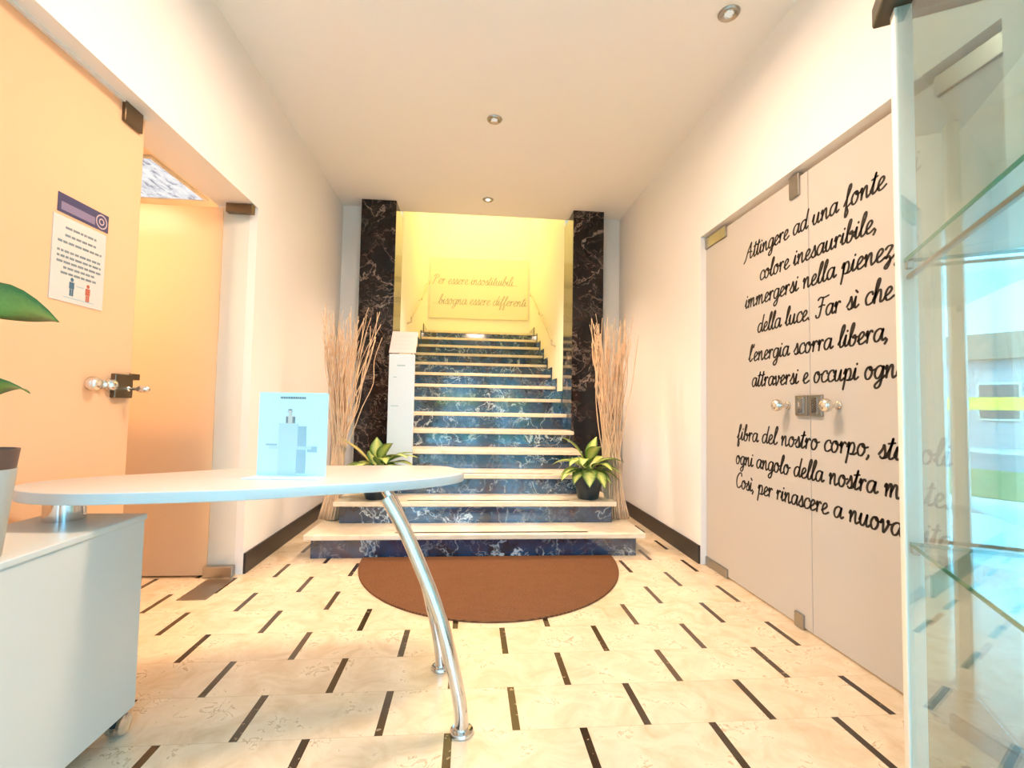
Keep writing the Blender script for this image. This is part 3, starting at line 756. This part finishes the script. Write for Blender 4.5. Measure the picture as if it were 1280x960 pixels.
for (x0, x1, z0, z1) in ((-.64, -.57, 1.43, 1.442), (-.67, -.64, 1.33, 1.338), (-.685, -.62, 1.08, 1.088)):
    b = B(); box(b, x0, x1, 4.1785, 4.1798, z0, z1); obj('printed_line', b, M_printmid, ts)

# ------------------------------------------------------------------ mat, floor plate, downlights
b = B(); mp = [(.165+.90*math.cos(a), 3.485+1.04*math.sin(a)) for a in [PI+PI*k/64 for k in range(65)]]
prism(b, mp, .0005, .012, .003); tag(obj('doormat', b, M_coir, None, True), 'brown ribbed half oval doormat in front of the lowest step', 'doormat')
b = B(); box(b, -1.585, -1.43, 2.80, 3.12, .0004, .0032, .001); tag(obj('floor_spring_plate', b, M_steel), 'steel floor plate at the foot of the open glass door', 'floor plate')
def downlight(x, y, lit, label):
    root = thing('downlight', (x, y, ZC), label, 'ceiling light', 'recessed downlights in the hall ceiling')
    b = B(); lathe(b, [(.030, -.004), (.036, -.010), (.050, -.012), (.056, -.006), (.057, -.0005)], (x, y, ZC)); obj('trim_ring', b, M_steel, root, True)
    b = B(); lathe(b, [(0, -.003), (.022, -.004), (.030, -.0035)], (x, y, ZC)); obj('lamp', b, M_lampon if lit else M_lampoff, root, True)
    b = B(); lathe(b, [(.022, -.0042), (.027, -.009), (.031, -.0045)], (x, y, ZC)); obj('reflector', b, M_chrome, root, True)
    if y > 3: light('downlight_beam', 'SPOT', (x, y, ZC-.02), SPOT_W*(1.25 if lit else .45), SPOT_COL, .04, spot_size=math.radians(120 if lit else 95), spot_blend=.9)  # middle downlight is off; its beam is added for warm floor bounce
downlight(1.352, 2.36, False, 'steel ringed downlight nearest the lettered doors')
downlight(.136, 3.46, False, 'steel ringed downlight in the middle of the ceiling')
downlight(.140, 4.85, True, 'brightly lit downlight closest to the stairs')
# square ceiling panel in the side room
cp = thing('ceiling_panel_light', (-2.3, 3.34, 2.6), 'square mottled white ceiling light seen above the open door', 'ceiling light')
b = B(); box(b, -2.60, -2.00, 3.04, 3.64, 2.588, 2.5995, .002); obj('diffuser', b, M_panel, cp)
b = B(); box(b, -2.62, -2.60, 3.02, 3.66, 2.584, 2.5995); box(b, -2.0, -1.98, 3.02, 3.66, 2.584, 2.5995); box(b, -2.6, -2.0, 3.02, 3.04, 2.584, 2.5995); box(b, -2.6, -2.0, 3.64, 3.66, 2.584, 2.5995); obj('frame', b, M_white, cp)
# low cupboard in the side room, dimly seen through the open leaf
sb = thing('low_cupboard', (-1.95, 3.45, 0), 'tan low cupboard dimly seen through the open frosted leaf', 'cupboard')
M_tan = plain('tan_wood', (.38, .25, .13), .5, var=.15)
b = B(); box(b, -2.25, -1.70, 3.22, 3.62, .05, .92, .004); cbd = obj('body', b, M_tan, sb)
b = B(); box(b, -2.27, -1.685, 3.205, 3.63, .92, .945, .004); obj('top', b, M_tan, sb)
b = B(); box(b, -2.22, -1.73, 3.24, 3.60, .0005, .05); obj('plinth', b, M_base, sb)
for x0, x1, hx in ((-2.24, -1.98, -2.0), (-1.97, -1.71, -1.95)):
    b = B(); box(b, x0, x1, 3.208, 3.219, .07, .90, .002); dr = obj('door', b, M_tan, sb)
    b = B(); cyl(b, (hx, 3.2075, .5), (hx, 3.196, .5), .01, seg=12); obj('knob', b, M_steel, dr)

# ------------------------------------------------------------------ notices on the closed left leaf (read along +Y)
XN = XLG+.0005
def on_leaf(bm, y0, y1, z0, z1, d0, d1): box(bm, XN+d0, XN+d1, y0, y1, z0, z1)
b = B(); on_leaf(b, 1.815, 2.055, 1.777, 1.848, 0, .0012); bn = obj('notice_banner', b, M_navy); tag(bn, 'dark violet strip sign with round emblem above the paper notice', 'sign')
b = B(); on_leaf(b, 1.83, 1.985, 1.788, 1.818, .0013, .0018); obj('printed_band', b, M_violet, bn)
b = B()
for r in (.029, .014):
    ring = [(r*math.cos(2*PI*k/28), r*math.sin(2*PI*k/28)) for k in range(28)]
    for k in range(28):
        a0, a1 = ring[k], ring[(k+1) % 28]; s = (r-.005)/r
        f = [bm_v for bm_v in (b.verts.new((XN+.002, 2.018+a0[0], 1.812+a0[1])), b.verts.new((XN+.002, 2.018+a1[0], 1.812+a1[1])), b.verts.new((XN+.002, 2.018+a1[0]*s, 1.812+a1[1]*s)), b.verts.new((XN+.002, 2.018+a0[0]*s, 1.812+a0[1]*s)))]
        b.faces.new(f)
obj('round_emblem', b, M_rose, bn)
b = B(); on_leaf(b, 1.80, 2.045, 1.455, 1.765, 0, .003); sh = obj('notice_sheet', b, M_paper); tag(sh, 'white printed notice with two small figures on the left glass door', 'notice')
rn = random.Random(2)
zs = [(1.728, .03), (1.700, .03), (1.674, .0), (1.640, .0), (1.620, .0), (1.600, .0), (1.580, .03), (1.560, .02)]
for i, (z, ind) in enumerate(zs):
    b = B(); y = 1.822+ind
    while y < 2.022-ind:
        w = rn.uniform(.010, .030); on_leaf(b, y, min(y+w, 2.025-ind), z-.0045, z+.004, .0031, .0036); y += w+.005
    obj('printed_line', b, M_printdark, sh)
def person_mark(bm, yc, zc):
    on_leaf(bm, yc-.011, yc+.011, zc-.008, zc+.018, .0031, .0036)
    on_leaf(bm, yc-.0085, yc-.001, zc-.034, zc-.009, .0031, .0036); on_leaf(bm, yc+.001, yc+.0085, zc-.034, zc-.009, .0031, .0036)
    hd = [bm.verts.new((XN+.0036, yc+.0075*math.cos(2*PI*k/16), zc+.027+.0075*math.sin(2*PI*k/16))) for k in range(16)]; bm.faces.new(hd)
b = B(); person_mark(b, 1.893, 1.516); obj('blue_figure', b, M_figblue, sh)
b = B(); person_mark(b, 1.968, 1.508); obj('red_figure', b, M_figred, sh)
b = B(); on_leaf(b, 1.915, 1.948, 1.522, 1.525, .0031, .0036); obj('printed_rule', b, M_printmid, sh)
b = B(); on_leaf(b, 1.86, 2.0, 1.472, 1.475, .0031, .0036); obj('printed_rule', b, M_printmid, sh)

# ------------------------------------------------------------------ glass display case at the right edge
ANG = math.radians(30)
e1 = Vector((-math.sin(ANG), -math.cos(ANG), 0)); e2 = Vector((math.cos(ANG), -math.sin(ANG), 0))
CO = Vector((1.213, 1.248, 0)); L1, L2 = .78, .40
MC = Matrix((( e1.x, e2.x, 0, CO.x), (e1.y, e2.y, 0, CO.y), (0, 0, 1, 0), (0, 0, 0, 1)))
def cbox(bm, a0, a1, c0, c1, z0, z1, bevel=0):
    b2 = B(); box(b2, a0, a1, c0, c1, z0, z1, bevel); add(bm, b2, MC)
cen = MC @ Vector((L1/2, L2/2, 0))
vc = thing('display_cabinet', cen, 'tall empty glass display cabinet with dark cap at the right edge', 'display cabinet')
b = B(); cbox(b, -.01, L1+.01, -.01, L2+.01, .001, .05, .004); obj('plinth', b, M_cap, vc)
b = B(); cbox(b, -.036, L1+.036, -.036, L2+.036, 2.268, 2.335, .008); cbox(b, -.02, L1+.02, -.02, L2+.02, 2.335, 2.40, .012); obj('top_cap', b, M_cap, vc)
for a, c in ((0, 0), (L1-.042, 0), (0, L2-.042), (L1-.042, L2-.042)):
    b = B(); cbox(b, a, a+.042, c, c+.042, .05, 2.268, .003); obj('corner_post', b, M_alu, vc, True)
for nm, q, m in (('glass_panel', (.043, L1-.043, .004, .009), M_case), ('glass_panel', (.004, .009, .043, L2-.043), M_caseback), ('glass_panel', (L1-.009, L1-.004, .043, L2-.043), M_case), ('glass_panel', (.043, L1-.043, L2-.009, L2-.004), M_case)):
    b = B(); cbox(b, *q, .051, 2.267); obj(nm, b, m, vc)
for z in (.75, 1.53):
    b = B(); cbox(b, .045, L1-.045, .012, L2-.012, z-.010, z); sh2 = obj('shelf', b, M_case, vc)
    b = B(); cbox(b, .045, L1-.045, .0100, .0118, z-.010, z); cbox(b, .043, .0448, .012, L2-.012, z-.010, z); obj('shelf_edge', b, M_edge, sh2)
    if z > 1:
        b = B(); cbox(b, .044, L1-.044, .014, .026, z-.058, z-.046, .002); obj('shelf_rail', b, M_steel, sh2)
    for a in (.044, L1-.063):
        for c in (.012, L2-.027):
            b = B(); cbox(b, a, a+.019, c, c+.015, z-.03, z-.0105, .002); obj('shelf_clip', b, M_steel, sh2)

# ------------------------------------------------------------------ the street behind the camera, seen mirrored in the case
M_pave = plain('pale_paving', (.50, .52, .52), .8, var=.15, scale=2)
M_road = plain('grey_asphalt', (.16, .17, .19), .85, var=.2, scale=3)
M_grass = plain('short_grass', (.10, .20, .035), .9, var=.5, scale=6)
M_fac = plain('grey_facade', (.34, .38, .44), .8)
M_roof = plain('brown_roof_tiles', (.20, .12, .08), .8, var=.3, scale=5)
M_yellow = plain('yellow_board', (.95, .62, .04), .6)
M_darkpane = plain('dark_window_pane', (.04, .06, .08), .15)
b = B(); box(b, -30, 30, -6.0, -1.78, -.16, -.02); struct('ground_pavement', b, M_pave)
b = B(); box(b, -30, 30, -10.5, -6.0, -.16, -.01); tag(obj('grass_verge', b, M_grass), 'green grass verge beyond the entrance pavement', 'grass', kind='stuff')
b = B(); box(b, -30, 30, -16.5, -10.5, -.16, -.03); struct('road', b, M_road)
b = B(); box(b, -40, 40, -60, -16.5, -.16, -.02); struct('ground_far', b, M_pave)
hs = thing('house', (0, -22, 0), 'low grey house with brown tiled roof across the street', 'building')
b = B(); box(b, -9, 5, -26, -20, -.02, 3.0); obj('wall', b, M_fac, hs)
b = B()
v = [b.verts.new(q) for q in ((-9.4, -26.4, 3.0), (5.4, -26.4, 3.0), (5.4, -19.6, 3.0), (-9.4, -19.6, 3.0), (-8.6, -23, 4.3), (4.6, -23, 4.3))]
for f in ((0, 1, 2, 3), (0, 4, 5, 1), (3, 2, 5, 4), (0, 3, 4), (1, 5, 2)): b.faces.new([v[i] for i in f])
obj('roof', b, M_roof, hs)
for x in (-7, -4.5, -2, .5, 3):
    b = B(); box(b, x-.55, x+.55, -19.995, -19.93, .9, 2.2); w = obj('window', b, M_white, hs)
    b = B(); box(b, x-.48, x+.48, -19.929, -19.915, .97, 2.13); obj('pane', b, M_darkpane, w)
yb = thing('yellow_barrier', (-2, -18, 0), 'long yellow board fence across the street', 'fence')
b = B(); box(b, -9, 5, -18.03, -17.97, 1.25, 1.65); obj('board', b, M_yellow, yb)
for k in range(8):
    b = B(); box(b, -8.95+k*2, -8.85+k*2, -18.10, -18.031, -.02, 1.7); obj('post', b, M_steel, yb)
